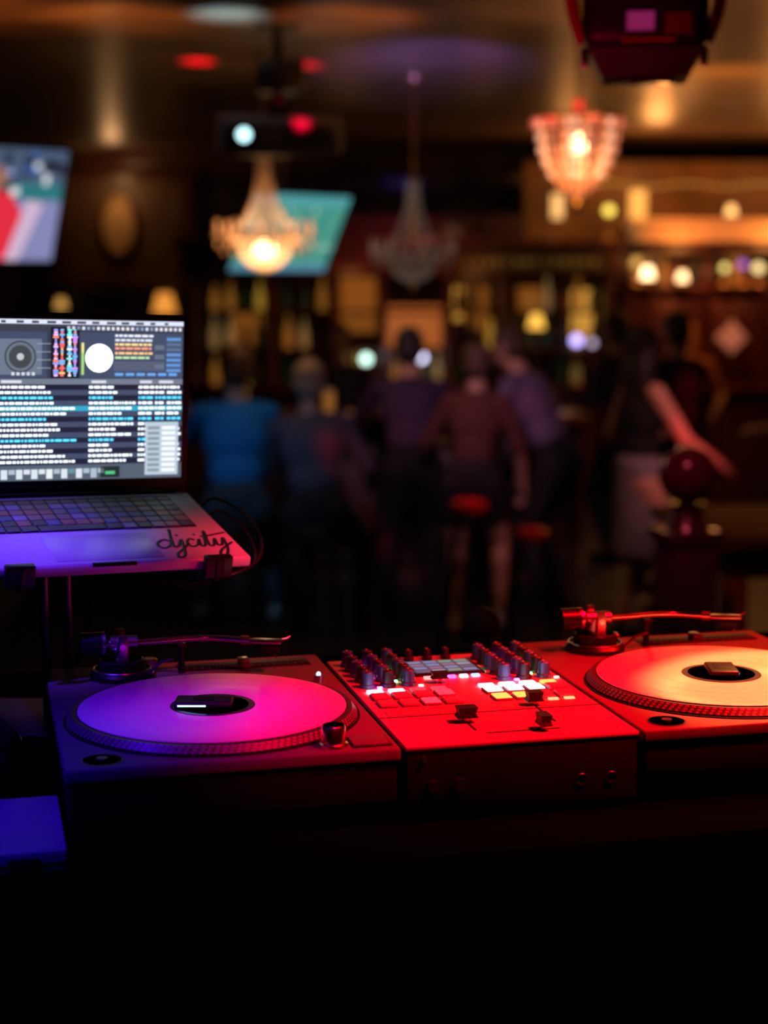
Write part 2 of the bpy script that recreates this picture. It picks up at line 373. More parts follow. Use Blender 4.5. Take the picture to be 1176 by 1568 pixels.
# ------------------------------------------------------------------ laptop
LAP=T(-.1678,2.0727,CZ-.3547)@RZ(.4591)@RX(.2228)@RY(.0311)
alu=MAT('laptop_aluminium',(.50,.50,.52),.45,metal=.1,var=.03,scale=120,spec=.3)
def laptop(mx):
    m=MB(); W,D=.359,.247
    m.box(-W,0,-.015,0,D,0,alu,.004,seg=3)
    m.box(-W/2-.028,-.0006,-.004,-W/2+.028,.004,.0004,slot,.0004)
    m.box(-.325,.112,.0,-.034,.232,.0006,black_plastic)
    cols=[(.16,.17,.08),(.14,.16,.10),(.08,.11,.15),(.22,.10,.06),(.05,.07,.11),(.20,.20,.21),(.24,.09,.06),(.17,.15,.08),(.03,.03,.035)]
    km=[MAT('keycap_%d'%i,c,.5) for i,c in enumerate(cols)]
    for r in range(6):
        n=15 if r>0 else 11
        for c in range(n):
            w=.0192; x0=-.3235+c*w
            if r==0:
                xs=[(0,w),(w,w),(2*w,w),(3*w,w*1.2),(4.2*w,w*4.6),(8.8*w,w*1.2),(10*w,w),(11*w,w),(12*w,w),(13*w,w),(14*w,w)]
                x0=-.3235+xs[c][0]; ww=xs[c][1]
            else: ww=w
            y0=.1135+r*.0196; hh=.0176 if r<5 else .013
            k=[random.choice([4,8,2,5]),random.choice([2,3,8,6,5]),random.choice([2,3,4,5,7]),random.choice([1,2,7,3]),random.choice([0,1,5,2]),random.choice([0,1,7])][r]
            m.box(x0+.0008,y0,.0005,x0+ww-.001,y0+hh,.0022,km[k],.0008,seg=1)
    m.box(-W/2-.068,.012,.0,-W/2+.068,.098,.0004,MAT('trackpad_glass',(.42,.42,.46),.35,metal=.1,var=.02),.0003)
    m.cyl((-W+.02,D-.002,.001),(-.02,D-.002,.001),.0045,.0045,black_plastic,12)
    ly=Matrix.Translation((0,D,0))@Matrix.Rotation(1.3687,4,'X')
    m.box(-W,0,-.0055,0,.245,-.0008,alu,.0025,mx=ly)
    m.box(-W+.001,.001,-.0012,-.001,.244,0,black_plastic,.0004,mx=ly)
    x0,x1,y0,y1=-W+.010,-.010,.021,.235
    def R(a,b,c,d,col,s=1.,z=.0003):
        X=lambda t:x0+(x1-x0)*t
        Y=lambda t:y0+(y1-y0)*t
        m.quad((X(a),Y(b),z),(X(c),Y(b),z),(X(c),Y(d),z),(X(a),Y(d),z),UI(col,s),mx=ly)
    def C(cx,cy,r,col,s,z):
        pts=[];asp=(x1-x0)/(y1-y0)
        for i in range(28):
            a=2*math.pi*i/28; pts.append((x0+(x1-x0)*(cx+r*math.cos(a)),y0+(y1-y0)*(cy+r*asp*math.sin(a)),z))
        m.add(pts,[list(range(28))],UI(col,s),mx=ly)
    R(0,0,1,1,(.035,.05,.09),1)
    R(0,.972,1,1,(.75,.8,1),1.05,.0005)
    for i in range(16): R(.02+i*.06,.977,.02+i*.06+random.uniform(.015,.04),.992,(.1,.1,.14),.6,.0007)
    R(0,.93,1,.972,(.05,.055,.08),1,.0005)
    for i in range(24):
        x=.52+i*.02; R(x,.94,x+.012,.96,random.choice([(.8,.85,1),(.3,.4,.6),(.9,.9,.95)]),1.,.0007)
    for a,b in ((.0,.44),(.57,1.0)): R(a,.64,b,.925,(.06,.08,.15),1,.0005)
    R(.245,.66,.42,.88,(.20,.25,.36),.8,.0007)
    C(.335,.77,.062,(.05,.055,.07),1,.0009); C(.335,.77,.056,(.20,.24,.32),.8,.001); C(.335,.77,.045,(.06,.07,.08),1,.0011); C(.335,.77,.014,(.7,.75,.8),.8,.0012)
    C(.65,.765,.056,(.95,.97,1),2.4,.0009)
    for i in range(5): R(.3+i*.02,.655,.312+i*.02,.675,(.8,.85,.95),.9,.001)
    R(.455,.64,.57,.955,(.01,.01,.015),1,.0007)
    for x,cc in ((.475,[(1,.25,.1),(.3,.35,1),(.9,.5,1)]),(.50,[(1,.15,.15),(.2,.5,1),(1,.6,.2)]),(.53,[(.2,.6,1),(1,.9,.9),(.2,.9,.9)]),(.552,[(1,.3,.2),(.7,.3,1),(.2,.5,1)])):
        for j in range(20):
            y=.65+j*.0148; w=random.uniform(.003,.012); R(x-w,y,x+w,y+.012,random.choice(cc),1.3,.0009)
    R(.578,.66,.588,.80,(.5,.9,.2),.9,.0009); R(.578,.80,.588,.86,(1,.9,.3),1,.0009)
    for i in range(4): R(.40,.70+i*.05,.455,.703+i*.05,(.7,.75,.85),.7,.001)
    for (y,col) in ((.90,(.85,.88,1)),(.872,(.75,.8,.95)),(.845,(1,.75,.3)),(.82,(1,.35,.2)),(.79,(1,.6,.25)),(.762,(.5,.8,.4))):
        x=.715
        while x<.86:
            w=random.uniform(.01,.03); R(x,y,x+w,y+.014,col,1.2,.0009); x+=w+.004
    for i in range(6): R(.715+i*.045,.655,.75+i*.045,.672,(.15,.45,1),1.,.0009)
    for j in range(7): R(.93,.68+j*.033,.99,.70+j*.033,random.choice([(.15,.35,.8),(.3,.5,.8),(.12,.2,.35)]),.9,.0009)
    for j in range(3): R(.88,.70+j*.06,.92,.73+j*.06,(.15,.2,.3),.9,.0009)
    for j in range(5): R(.71,.69+j*.012,.92,.6925+j*.012,(.35,.4,.5),.7,.0009)
    R(0,.60,1,.635,(.20,.24,.32),.9,.0005)
    for a,b in ((.02,.1),(.26,.34),(.62,.68),(.82,.87),(.9,.96)): R(a,.608,b,.625,(.85,.88,1),.9,.0008)
    for i in range(15):
        y=.10+i*.0333
        sel=(i==10)
        R(.215,y,1,y+.032,(.03,.42,.62) if sel else ((.06,.08,.15) if i%2 else (.012,.018,.042)),1.0,.0006)
        R(0,y,.205,y+.032,(.03,.035,.05),1,.0006)
        tc=(.86,.93,1) if i not in (8,4,12) else (.08,.60,.98)
        for a,b in ((.01,.12),(.235,random.uniform(.42,.56)),(.61,random.uniform(.68,.80)),(.815,.87),(.885,.92),(.935,.985)):
            x=a
            while x<b:
                w=random.uniform(.006,.028); R(x,y+.009,min(x+w,b+.01),y+.024,tc,1.8,.0008); x+=w+.0045
    R(0,.0,1,.095,(.10,.13,.18),1,.0006)
    for i in range(22):
        x=.02+i*.03
        if x<.66: R(x,.01+.03*(i%2),x+.025,.07,random.choice([(.75,.82,.9),(.45,.55,.65),(.85,.9,.95),(.15,.3,.4)]),1.,.0008)
    R(.66,.01,.74,.08,(.02,.03,.03),1,.0008); R(.68,.03,.72,.05,(.1,.7,.3),.9,.001)
    R(.845,.02,.985,.36,(.60,.72,.85),.9,.001)
    for j in range(9):
        R(.855,.04+j*.034,.905,.06+j*.034,(.35,.42,.5),.8,.0012); R(.915,.04+j*.034,.972,.06+j*.034,(.92,.95,1),1.1,.0012)
    ink=MAT('sticker_ink',(.006,.006,.008),.6)
    st=[[(.95,.65),(.6,.85),(.2,.65),(.05,.3),(.3,0),(.7,.15),(1.0,.7),(1.25,1.9),(1.05,.8),(1.0,.1),(1.3,.15)],
        [(1.3,.15),(1.65,.8),(1.55,0),(1.35,-.8),(1.0,-1.0),(.95,-.65),(1.5,-.15),(2.0,.4)],
        [(2.45,.7),(2.15,.82),(1.9,.4),(2.1,.02),(2.5,.2),(2.75,.75),(2.68,.1),(2.95,.15),(3.35,1.6),(3.2,.2),(3.45,.05),(3.75,.75),(3.72,.12),(4.0,.12),(4.3,.8),(4.2,-.3),(3.85,-1.0),(3.55,-.9),(3.8,-.4),(4.7,.3)],
        [(2.95,1.0),(3.5,1.1),(4.6,1.35)]]
    sc=.0215; ox,oy=-.110,.041
    for s_ in st:
        pp=smoothpath([(ox+p[0]*sc+p[1]*.004,oy+p[1]*sc*1.55,.0005) for p in s_],6)
        m.tube(pp,.0021,ink,6,flat=.25)
    for p in ((1.75,1.25),(2.85,1.25)): m.sphere((ox+p[0]*sc,oy+p[1]*sc*1.55,.0005),(.0022,.0028,.0005),ink,10,5)
    return m.build('laptop',mx)
laptop(LAP)
m=MB(); L=LAP
for a in (-.30,-.05):
    m.tube([L@V3((a,.0,-.023)),L@V3((a,.22,-.023))],.007,black_metal,8)
    m.tube(smoothpath([L@V3((a,.0,-.023)),L@V3((a,-.014,-.018)),L@V3((a,-.015,.004))],5),.007,black_metal,8)
    m.box(a-.018,-.018,-.02,a+.018,-.005,.008,black_metal,.002,mx=L)
m.tube([L@V3((-.30,.11,-.028)),L@V3((-.05,.11,-.028))],.009,black_metal,8)
zt=(DECK@V3((0,0,TT))).z+.003
legm=MAT('stand_leg_metal',(.12,.12,.13),.3,metal=.7)
for a in (-.235,-.205):
    top=L@V3((a,.12,-.032)); m.tube([top,V3((top.x,top.y,zt))],.006,legm,10)
c=L@V3((-.22,.12,0)); m.box(c.x-.12,c.y-.04,zt-.002,c.x+.12,c.y+.14,zt+.006,black_plastic,.003)
m.build('laptop_stand')
m=MB()
for k,(pts,r) in enumerate(((((.003,.20,-.006),(.03,.215,.0),(.06,.18,-.01),(.065,.12,-.03),(.03,.08,-.05),(-.06,.10,-.08),(-.16,.15,-.10)),.0022),
      (((.003,.17,-.006),(.025,.175,-.004),(.045,.14,-.015),(.04,.08,-.04),(-.02,.05,-.05),(-.14,.1,-.11)),.0018),
      (((-.16,.1,-.05),(-.10,.06,-.055),(-.02,.04,-.045),(-.01,.12,-.06)),.002))):
    m.tube(smoothpath([L@V3(p) for p in pts],8),r,black_plastic,8)
def tb(x,y,z=0): return DECK@V3((x,y,TT+z))
m.tube(smoothpath([L@V3((-.16,.15,-.10)),L@V3((-.14,.2,-.16)),tb(.05,.60,.01),tb(.2,.52,.006),tb(.42,.46,.01)],8),.0025,black_plastic,8)
m.tube(smoothpath([tb(-.35,.42,.005),tb(-.2,.30,.005),tb(-.12,.36,.005),tb(-.05,.30,.005),tb(-.03,.5,.005)],8),.003,black_plastic,8)
m.build('audio_cables')
grille=MAT('mic_grille',(.45,.42,.42),.45,metal=.2,scale=900,bump=.4)
mic=Matrix.Translation((.146,2.42,1.434))@RZ(.1)@RX(-.30)
m=MB(); m.sphere((0,0,0),.0245,grille,28,18,mx=mic); m.torus((0,0,0),.0248,.002,silver,32,6,mx=mic@RX(math.pi/2))
m.cyl((0,.016,0),(0,.05,0),.020,.016,black_metal,24,mx=mic); m.cyl((0,.05,0),(0,.18,0),.016,.011,black_metal,24,mx=mic)
m.build('microphone')
m=MB(); m.box(-.03,-.02,0,.03,.02,.006,black_plastic,.002); m.box(-.006,-.01,.006,.006,.01,.034,black_plastic,.002)
m.box(-.02,-.008,.030,-.015,.008,.052,black_plastic,.001);m.box(.015,-.008,.030,.020,.008,.052,black_plastic,.001);m.box(-.02,-.008,.026,.02,.008,.031,black_plastic,.001)
m.build('microphone_clip_stand',Matrix.Translation((.14,2.485,tb(0,0).z+.001))@RZ(.1))
bluecase=MAT('case_laminate_lid',(.22,.22,.30),.5,var=.06,spec=.2)
m=MB(); m.box(-.33,-.055,0,-.002,.125,.022,bluecase,.003); m.box(-.33,-.056,.006,-.001,.126,.010,black_metal,.001)
for x in (-.30,-.06): m.box(x,-.059,.002,x+.03,-.054,.016,black_metal,.001)
m.build('equipment_case',DECK@T(0,0,TT+.001))
m=MB()
for sx in (-1,1):
    mx=T(sx*.055,0,.045)@RY(sx*1.2)
    m.lathe([(.0,-.012),(.036,-.012),(.040,-.004),(.040,.008),(.034,.014),(.018,.012),(.0,.012)],black_plastic,32,mx=mx)
    m.torus((0,0,.014),.028,.009,black_plastic,32,8,mx=mx)
    m.torus((0,0,-.012),.028,.0015,silver,32,6,mx=mx)
arc=[(.078*math.cos(a),.085*math.sin(a)+.0,.05+.03*math.sin(a)) for a in np.linspace(0,math.pi,17)]
m.tube(arc,.008,black_plastic,10,flat=.5)
m.build('headphones',DECK@T(-.11,.16,TT+.012)@RZ(.9))
m=MB(); m.box(0,0,0,.030,.028,.0012,MAT('paper_card_stock',(.75,.72,.75),.6,var=.04)); m.build('paper_card',DECK@T(-.085,.335,TT+.001)@RZ(.35))

# ------------------------------------------------------------------ stage light top right
m=MB()
mag_glint=UI((.75,.04,.28),.26)  # magenta glint painted as a glowing patch on the housing
m.box(-.125,-.11,-.02,.125,.13,.24,black_plastic,.03,seg=3)
vs=[(-.115,-.10,-.02),(.115,-.10,-.02),(.115,.12,-.02),(-.115,.12,-.02),(-.085,-.075,-.075),(.085,-.075,-.075),(.085,.09,-.075),(-.085,.09,-.075)]
m.add(vs,[[4,7,6,5],[0,1,5,4],[1,2,6,5],[2,3,7,6],[3,0,4,7],[0,3,2,1]],black_plastic)
redm=MAT('red_gloss_plastic',(.40,.010,.03),.25); 
for s_ in (-1,1):
    m.tube(smoothpath([(s_*.13,0,.30),(s_*.152,0,.2),(s_*.15,0,.08),(s_*.125,0,.0)],6),.014,redm,10)
    m.box(s_*.118-.008,-.10,-.06,s_*.118+.008,-.08,-.02,silver,.004)  # silver tabs stand in for white highlights at the lower corners
m.box(-.036,-.1135,.010,.018,-.108,.046,mag_glint); m.box(-.045,-.1135,-.012,.06,-.1085,-.006,redm)
for i in range(5): m.box(.04,-.1135,.005+i*.008,.09,-.1085,.008+i*.008,redm)
m.box(-.15,-.04,.30,.15,.04,.34,black_metal,.01)
m.cyl((0,0,.34),(0,0,CE-2.42),.018,.018,black_metal,16); m.lathe([(.05,-.02),(.05,0)],black_metal,20,(0,0,CE-2.42))
m.cyl((0,.0,-.08),(0,0,-.074),.06,.07,MAT('lens_glass',(.02,.02,.03),.1),28)
m.build('stage_light',T(.535,3.5,2.42)@RZ(-.15))

# ------------------------------------------------------------------ chandeliers
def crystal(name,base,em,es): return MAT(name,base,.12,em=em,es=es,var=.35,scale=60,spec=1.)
cry_lit=crystal('crystal_strand_glow',(.55,.38,.26),(1,.5,.25),.03); cry_arm=crystal('crystal_arm_glow',(.7,.45,.3),(1,.33,.10),.5); cry_hot=crystal('crystal_bright_glow',(.8,.6,.4),(1,.48,.18),1.1)  # bulb light painted into the crystals as emission
cry_dim=crystal('crystal_dim_glow',(.45,.43,.41),(1,.8,.7),.045); cry_pink=crystal('crystal_pink_glow',(.6,.3,.25),(1,.22,.14),.36); cry_pinkhot=crystal('crystal_pink_bright_glow',(.8,.5,.4),(1,.50,.30),1.2)  # emission also brightens the unlit chandelier's crystals and the pink basket
bulbm=EM('warm_bulb',(1,.66,.30),9); bulb_off=MAT('frosted_bulb_off',(.5,.45,.4),.3)
def empire(loc,h,R,lit):
    m=MB(); zc=-h
    m.lathe([(.06,0),(.055,-.02),(.02,-.035)],brass,24); m.cyl((0,0,-.03),(0,0,zc-.35),.006,.006,brass,8)
    m.torus((0,0,zc),.035,.006,brass,24,6); m.torus((0,0,zc-.40),R*.66,.010,brass,36,6); m.torus((0,0,zc-.46),R*.5,.006,brass,30,6)
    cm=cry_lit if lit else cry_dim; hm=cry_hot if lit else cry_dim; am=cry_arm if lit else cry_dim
    n=18
    for k in range(n):
        a=2*math.pi*k/n
        for j in range(17):
            t=j/16; r=.035+(R*.66-.035)*(t**2.6); z=zc-.40*t
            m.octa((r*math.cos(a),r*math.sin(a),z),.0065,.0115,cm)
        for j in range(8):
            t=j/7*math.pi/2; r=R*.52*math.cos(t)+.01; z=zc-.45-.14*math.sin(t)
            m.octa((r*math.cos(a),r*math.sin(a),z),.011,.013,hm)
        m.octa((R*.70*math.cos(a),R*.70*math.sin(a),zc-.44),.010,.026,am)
    for k in range(8):
        a=2*math.pi*k/8+.2; ca,sa=math.cos(a),math.sin(a)
        m.tube(smoothpath([(R*.5*ca,R*.5*sa,zc-.42),(R*.75*ca,R*.75*sa,zc-.50),(R*.97*ca,R*.97*sa,zc-.47),(R*.98*ca,R*.98*sa,zc-.42)],5),.006,brass,8)
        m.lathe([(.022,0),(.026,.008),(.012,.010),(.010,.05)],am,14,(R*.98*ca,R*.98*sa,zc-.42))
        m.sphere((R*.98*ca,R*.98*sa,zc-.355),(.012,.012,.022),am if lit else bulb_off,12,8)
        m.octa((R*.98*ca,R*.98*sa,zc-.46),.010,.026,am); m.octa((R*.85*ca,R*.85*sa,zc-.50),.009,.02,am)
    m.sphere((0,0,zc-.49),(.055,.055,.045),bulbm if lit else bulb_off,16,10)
    m.lathe([(.0,-.67),(.012,-.65),(.018,-.63),(.006,-.60),(.01,-.58)],brass,14,(0,0,zc))
    return m.build('crystal_chandelier',T(*loc))
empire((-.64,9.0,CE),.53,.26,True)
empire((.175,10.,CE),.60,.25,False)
def basket(loc,h,R,D):
    m=MB(); zc=-h
    m.lathe([(.06,0),(.055,-.02),(.02,-.035)],brass,24); m.cyl((0,0,-.03),(0,0,zc),.007,.007,brass,8)
    m.lathe([(.015,.07),(.03,.05),(.012,.03),(.035,.0)],MAT('red_glass_finial',(.5,.02,.02),.2,em=(1,.02,.02),es=.6),16,(0,0,zc))  # red glow put into the finial's emission; it is no lamp
    prof=[(R*1.05,-.01),(R*1.0,-.07),(R*.98,-.125),(R*.90,-.18),(R*.78,-.23),(R*.60,-.28),(R*.40,-.325),(R*.18,-.36)]
    for r,z in prof: m.torus((0,0,zc+z),r,.009,brass,40,5)
    for q in range(12):
        a=2*math.pi*q/12; m.tube([((r-.004)*math.cos(a),(r-.004)*math.sin(a),zc+z) for r,z in prof],.007,brass,6)
        m.tube([(0,0,zc),(R*1.05*math.cos(a),R*1.05*math.sin(a),zc-.01)],.004,brass,6)
    for i in range(len(prof)-1):
        r=(prof[i][0]+prof[i+1][0])/2; z=(prof[i][1]+prof[i+1][1])/2; hh=abs(prof[i][1]-prof[i+1][1])*.28
        n=12
        for k in range(n):
            a=2*math.pi*(k+.5)/n; c=(r*math.cos(a),r*math.sin(a),zc+z); w=min(.026,r*.16)
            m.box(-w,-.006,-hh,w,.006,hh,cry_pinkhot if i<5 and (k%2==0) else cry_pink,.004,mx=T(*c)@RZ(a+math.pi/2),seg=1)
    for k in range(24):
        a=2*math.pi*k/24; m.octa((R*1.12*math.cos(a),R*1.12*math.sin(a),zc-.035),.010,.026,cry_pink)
    m.sphere((0,0,zc-.13),(.035,.035,.05),EM('basket_bulb',(1,.6,.3),12),16,10)
    m.lathe([(0,-.44),(.012,-.42),(.022,-.395),(.008,-.37)],brass,14,(0,0,zc))
    return m.build('crystal_basket_chandelier',T(*loc))
basket((.86,7.5,CE),.455,.18,.37)

# ------------------------------------------------------------------ projector
m=MB()
pw=MAT('projector_shell',(.16,.17,.20),.4); pj=RX(.12)
m.box(-.29,-.20,-.09,.29,.20,.09,pw,.03,seg=3,mx=pj)
m.cyl((-.17,-.20,.01),(-.17,-.225,.01),.062,.055,black_plastic,28,mx=pj); m.cyl((-.17,-.226,.01),(-.17,-.228,.01),.028,.028,EM('projector_lens_glow',(.55,.95,1),3.),24,mx=pj)
for i in range(8): m.box(.02+i*.028,-.203,-.04,.034+i*.028,-.198,.045,black_plastic,mx=pj)
m.box(-.06,-.06,.085,.06,.06,.13,black_metal,.005); m.cyl((0,0,.1),(0,0,CE-2.6),.025,.025,black_metal,16); m.box(-.10,-.10,CE-2.6-.02,.10,.10,CE-2.6,black_metal,.004)
m.box(-.10,-.12,.20,.12,.12,.34,black_plastic,.02)
m.build('ceiling_projector',T(-.50,8.0,2.60)@RZ(.12))

# ------------------------------------------------------------------ TVs
def tv(W,H,mx,paint):
    m=MB(); m.box(-W/2-.018,0,-H/2-.018,W/2+.018,.045,H/2+.018,black_plastic,.008)
    m.box(-.15,.045,-.12,.15,.07,.12,black_metal,.005)
    def R(a,b,c,d,col,s=1.,y=-.001):
        X=lambda t:-W/2+W*t
        Z=lambda t:-H/2+H*t
        m.quad((X(a),y,Z(b)),(X(c),y,Z(b)),(X(c),y,Z(d)),(X(a),y,Z(d)),UI(col,s))
    paint(R,m,W,H)
    Mi=mx.inverted(); top=Mi@V3((mx.translation.x,mx.translation.y+.12,CE)); 
    m.tube([V3((0,.07,0)),V3((0,.14,0)),top],.018,black_metal,10)
    return m.build('wall_television',mx)
def p1(R,m,W,H):
    R(0,0,1,1,(.06,.10,.15),.9)
    R(0,.55,1,.70,(.03,.20,.22),.9,-.002); R(0,.70,1,1,(.10,.15,.26),.7,-.002)
    for i in range(34):
        x=random.uniform(.3,.95);y=random.uniform(.58,.92); R(x,y,x+random.uniform(.03,.07),y+random.uniform(.04,.10),random.choice([(.9,.95,1),(.01,.01,.02),(.01,.01,.02),(.05,.15,.5),(.02,.02,.03)]),.9,-.003-i*.00001)
    R(0,0,1,.55,(.26,.27,.52),.9,-.002)
    m.add([(W*-.10,-.003,-H*.5),(W*.22,-.003,-H*.5),(W*.30,-.003,-H*.1),(W*.20,-.003,H*.12),(W*.10,-.003,H*.16),(W*-.10,-.003,H*.10)],[[0,1,2,3,4,5]],UI((.85,.03,.06),.9))
    m.add([(W*.22,-.003,-H*.5),(W*.3,-.003,-H*.5),(W*.40,-.003,H*.02),(W*.30,-.003,H*.05)],[[0,1,2,3]],UI((.70,.50,.70),.9))
    pts=[(W*(.12+.055*math.cos(a)),-.0045,H*(.24+.10*math.sin(a))) for a in np.linspace(0,2*math.pi,16,endpoint=False)]; m.add(pts,[list(range(16))],UI((.40,.18,.12),.8))
    R(.4,.5,.56,.66,(.02,.02,.03),.9,-.004)
def p2(R,m,W,H):
    R(0,0,1,1,(.05,.30,.27),.9)
    R(0,.86,1,1,(.09,.38,.40),.9,-.002)
    for k in range(5): 
        m.add([(-W*.5+W*.2*k,-.002,-H*.5),(-W*.5+W*.2*k+W*.09,-.002,-H*.5),(-W*.5+W*.2*k+W*.16,-.002,H*.34),(-W*.5+W*.2*k+W*.08,-.002,H*.34)],[[0,1,2,3]],UI((.09,.36,.24),.9))
    R(0,.55,.55,.60,(.25,.55,.45),.8,-.003); R(.45,.3,1,.34,(.25,.55,.45),.8,-.003)
    R(0,.0,1,.10,(.10,.28,.40),.9,-.003)
    for k in range(8):
        x=random.uniform(.05,.9);y=random.uniform(.2,.8); R(x,y,x+.02,y+.06,random.choice([(.8,.9,.9),(.05,.1,.3)]),.8,-.004)
psi=math.radians(45); tv(.95,.54,T(-1.89,7.72,2.27)@RZ(psi)@RX(math.radians(19)),p1)
psi=math.radians(48); tv(.80,.50,T(-.555,10.,2.19)@RZ(psi)@RX(math.radians(28)),p2)

# ------------------------------------------------------------------ back bar
redwood=WOOD('red_mahogany',(.022,.005,.004),(.07,.018,.010),.4,3,(4,4,.6))
lit_moulding=MAT('cream_moulding_glow',(.55,.33,.14),.45,em=(1,.42,.12),es=.17)  # lit look of the moulding painted in as a faint glow
amber=MAT('amber_backlit_panel',(.5,.25,.08),.5,em=(1,.30,.04),es=.17,var=.5,scale=3)
amber2=MAT('orange_backlit_panel',(.5,.20,.07),.5,em=(1,.25,.05),es=.33,var=.4,scale=4)
yel=MAT('yellow_backlit_panel',(.5,.35,.1),.5,em=(1,.45,.07),es=.6,var=.4)
botm=[MAT('bottle_%d'%i,c,.15,spec=.8,em=c,es=e) for i,(c,e) in enumerate((((.26,.10,.015),.7),((.02,.06,.02),.08),((.30,.18,.06),.5),((.12,.02,.01),.15),((.30,.17,.02),.9),((.02,.015,.01),.0),((.02,.015,.01),.0)))]  # bottles glow by emission in place of bar light on the glass
def bottles(m,x0,x1,y,z,n):
    for i in range(n):
        x=x0+(x1-x0)*(i+.5)/n+random.uniform(-.01,.01); h=random.uniform(.7,1.1)
        m.lathe([(.032,0),(.034,.01*h),(.034,.15*h),(.014,.20*h),(.012,.26*h),(.015,.27*h),(0,.27*h)],random.choice(botm),12,(x,y,z))
m=MB(); Y0=14.0
m.box(-1.6,Y0,0,4.6,Y0+.5,.95,redwood); m.box(-1.65,Y0-.08,.95,4.65,Y0+.5,1.02,redwood,.015)
m.box(-1.6,Y0+.42,1.0,4.6,Y0+.5,2.45,redwood)
for x in (-1.6,-.95,-.42,-.02,.54,1.0,1.9,2.05,3.3,4.5):
    m.box(x-.045,Y0-.02,1.02,x+.045,Y0+.4,2.0,redwood,.01); m.lathe([(.045,0),(.04,.03),(.032,.06),(.03,.7),(.04,.78),(.05,.82)],redwood,16,(x,Y0-.06,1.04))
m.box(-1.7,Y0-.12,1.93,1.98,Y0+.45,2.18,redwood,.02); m.box(-1.75,Y0-.18,2.16,2.0,Y0+.45,2.24,redwood,.02)
for z in (1.30,1.62): m.box(-1.55,Y0+.0,z,1.95,Y0+.40,z+.025,redwood,.004)
for (a,b,z0,z1,mt) in ((-.37,-.07,1.45,1.92,amber),(.02,.50,1.33,1.68,amber2),(.58,.68,1.55,1.84,yel),(.74,.90,1.46,1.84,amber),(1.62,1.80,1.42,1.82,yel),(-1.30,-1.05,1.35,1.62,amber),(1.15,1.35,1.62,1.84,amber)):
    m.box(a,Y0+.38,z0,b,Y0+.42,z1,mt)
for z in (1.02,1.325,1.645):
    bottles(m,-1.5,-1.0,Y0+.2,z,4); bottles(m,-.9,-.45,Y0+.2,z,3); bottles(m,.58,.98,Y0+.2,z,3); bottles(m,1.05,1.85,Y0+.2,z,6)
bottles(m,-.36,-.08,Y0+.2,1.02,3); bottles(m,.05,.5,Y0+.2,1.02,5)
m.box(.60,Y0-.14,1.97,1.85,Y0-.10,2.13,MAT('sign_board_green',(.04,.045,.018),.5))
slm=MAT('sign_letters',(.25,.24,.10),.5,em=(.6,.6,.2),es=.02)
for i in range(14): m.box(.68+i*.08,Y0-.15,2.02,.68+i*.08+random.choice([.02,.04,.05]),Y0-.138,2.08,slm)
m.box(2.1,Y0-.2,2.22,4.6,Y0+.4,2.34,lit_moulding,.02); m.box(2.14,Y0-.12,2.12,4.6,Y0+.4,2.22,redwood,.02); m.box(2.05,Y0-.26,2.34,4.6,Y0+.4,2.40,lit_moulding,.02)
m.box(2.1,Y0,1.02,4.6,Y0+.42,1.80,redwood); m.box(2.02,Y0-.05,1.80,4.6,Y0+.42,1.86,redwood,.01)
for x in (2.25,2.75,3.35,3.95): m.box(x,Y0-.02,1.1,x+.38,Y0,1.72,redwood,.01); m.box(x+.06,Y0-.03,1.16,x+.32,Y0-.01,1.66,redwood,.01)
m.box(2.1,Y0+.36,2.42,2.24,Y0+.4,2.66,MAT('yellow_glass_panel',(.5,.4,.2),.4,em=(1,.48,.10),es=.9)); m.box(1.43,Y0+.3,2.42,1.52,Y0+.34,2.62,MAT('pale_glass_panel',(.5,.4,.25),.4,em=(1,.58,.20),es=1.))
m.box(1.2,Y0+.4,2.24,4.6,Y0+.48,2.9,MAT('gold_lit_upper_wall',(.15,.07,.018),.5,var=.4,scale=3))  # gold light on the wall painted into its base colour
gbm=MAT('garland_bulb',(.4,.3,.1),.4,em=(1,.5,.10),es=.6)
for i in range(44): m.sphere((1.8+i*.06,Y0+.36,2.70+.015*math.sin(i*.6)),.014,gbm,8,5)
bottles(m,2.3,3.5,Y0+.1,1.86,10)
m.add([(2.92,Y0-.04,1.29),(3.04,Y0-.04,1.42),(2.92,Y0-.04,1.56),(2.80,Y0-.04,1.42),(2.92,Y0-.02,1.27),(3.06,Y0-.02,1.42),(2.92,Y0-.02,1.58),(2.78,Y0-.02,1.42)],
      [[0,1,2,3],[4,5,1,0],[5,6,2,1],[6,7,3,2],[7,4,0,3]],MAT('diamond_plaque',(.5,.33,.26),.5,em=(1,.5,.35),es=.10))  # plaque brightened by a weak emission of its own
m.build('back_bar_cabinet')
def globe_lamp(x,y,z,r,col,s,kind='globe',base=None):
    m=MB(); g=EM('lamp_glow_%s_%.1f'%(kind,x),col,s)
    zb=(base if base is not None else z-r-.12)-z
    if kind=='globe':
        m.sphere((0,0,0),r,g,20,12); m.lathe([(r*.45,-r*1.05),(r*.5,-r*.85)],brass,16); m.cyl((0,0,zb),(0,0,-r),.010,.010,brass,10); m.lathe([(.05,zb),(.045,zb+.015),(.012,zb+.03)],brass,20)
        nm='globe_lamp'
    else:
        m.lathe([(r*.95,-r*.8),(r*.55,r*.8)],g,24); m.lathe([(r*.96,-r*.84),(r*.96,-r*.78)],brass,24)
        m.cyl((0,0,zb),(0,0,r*.9),.008,.008,brass,10); m.lathe([(.06,zb),(.03,zb+.03),(.04,zb+.06),(.015,zb+.10)],brass,20)
        nm='table_lamp'
    return m.build(nm,T(x,y,z))
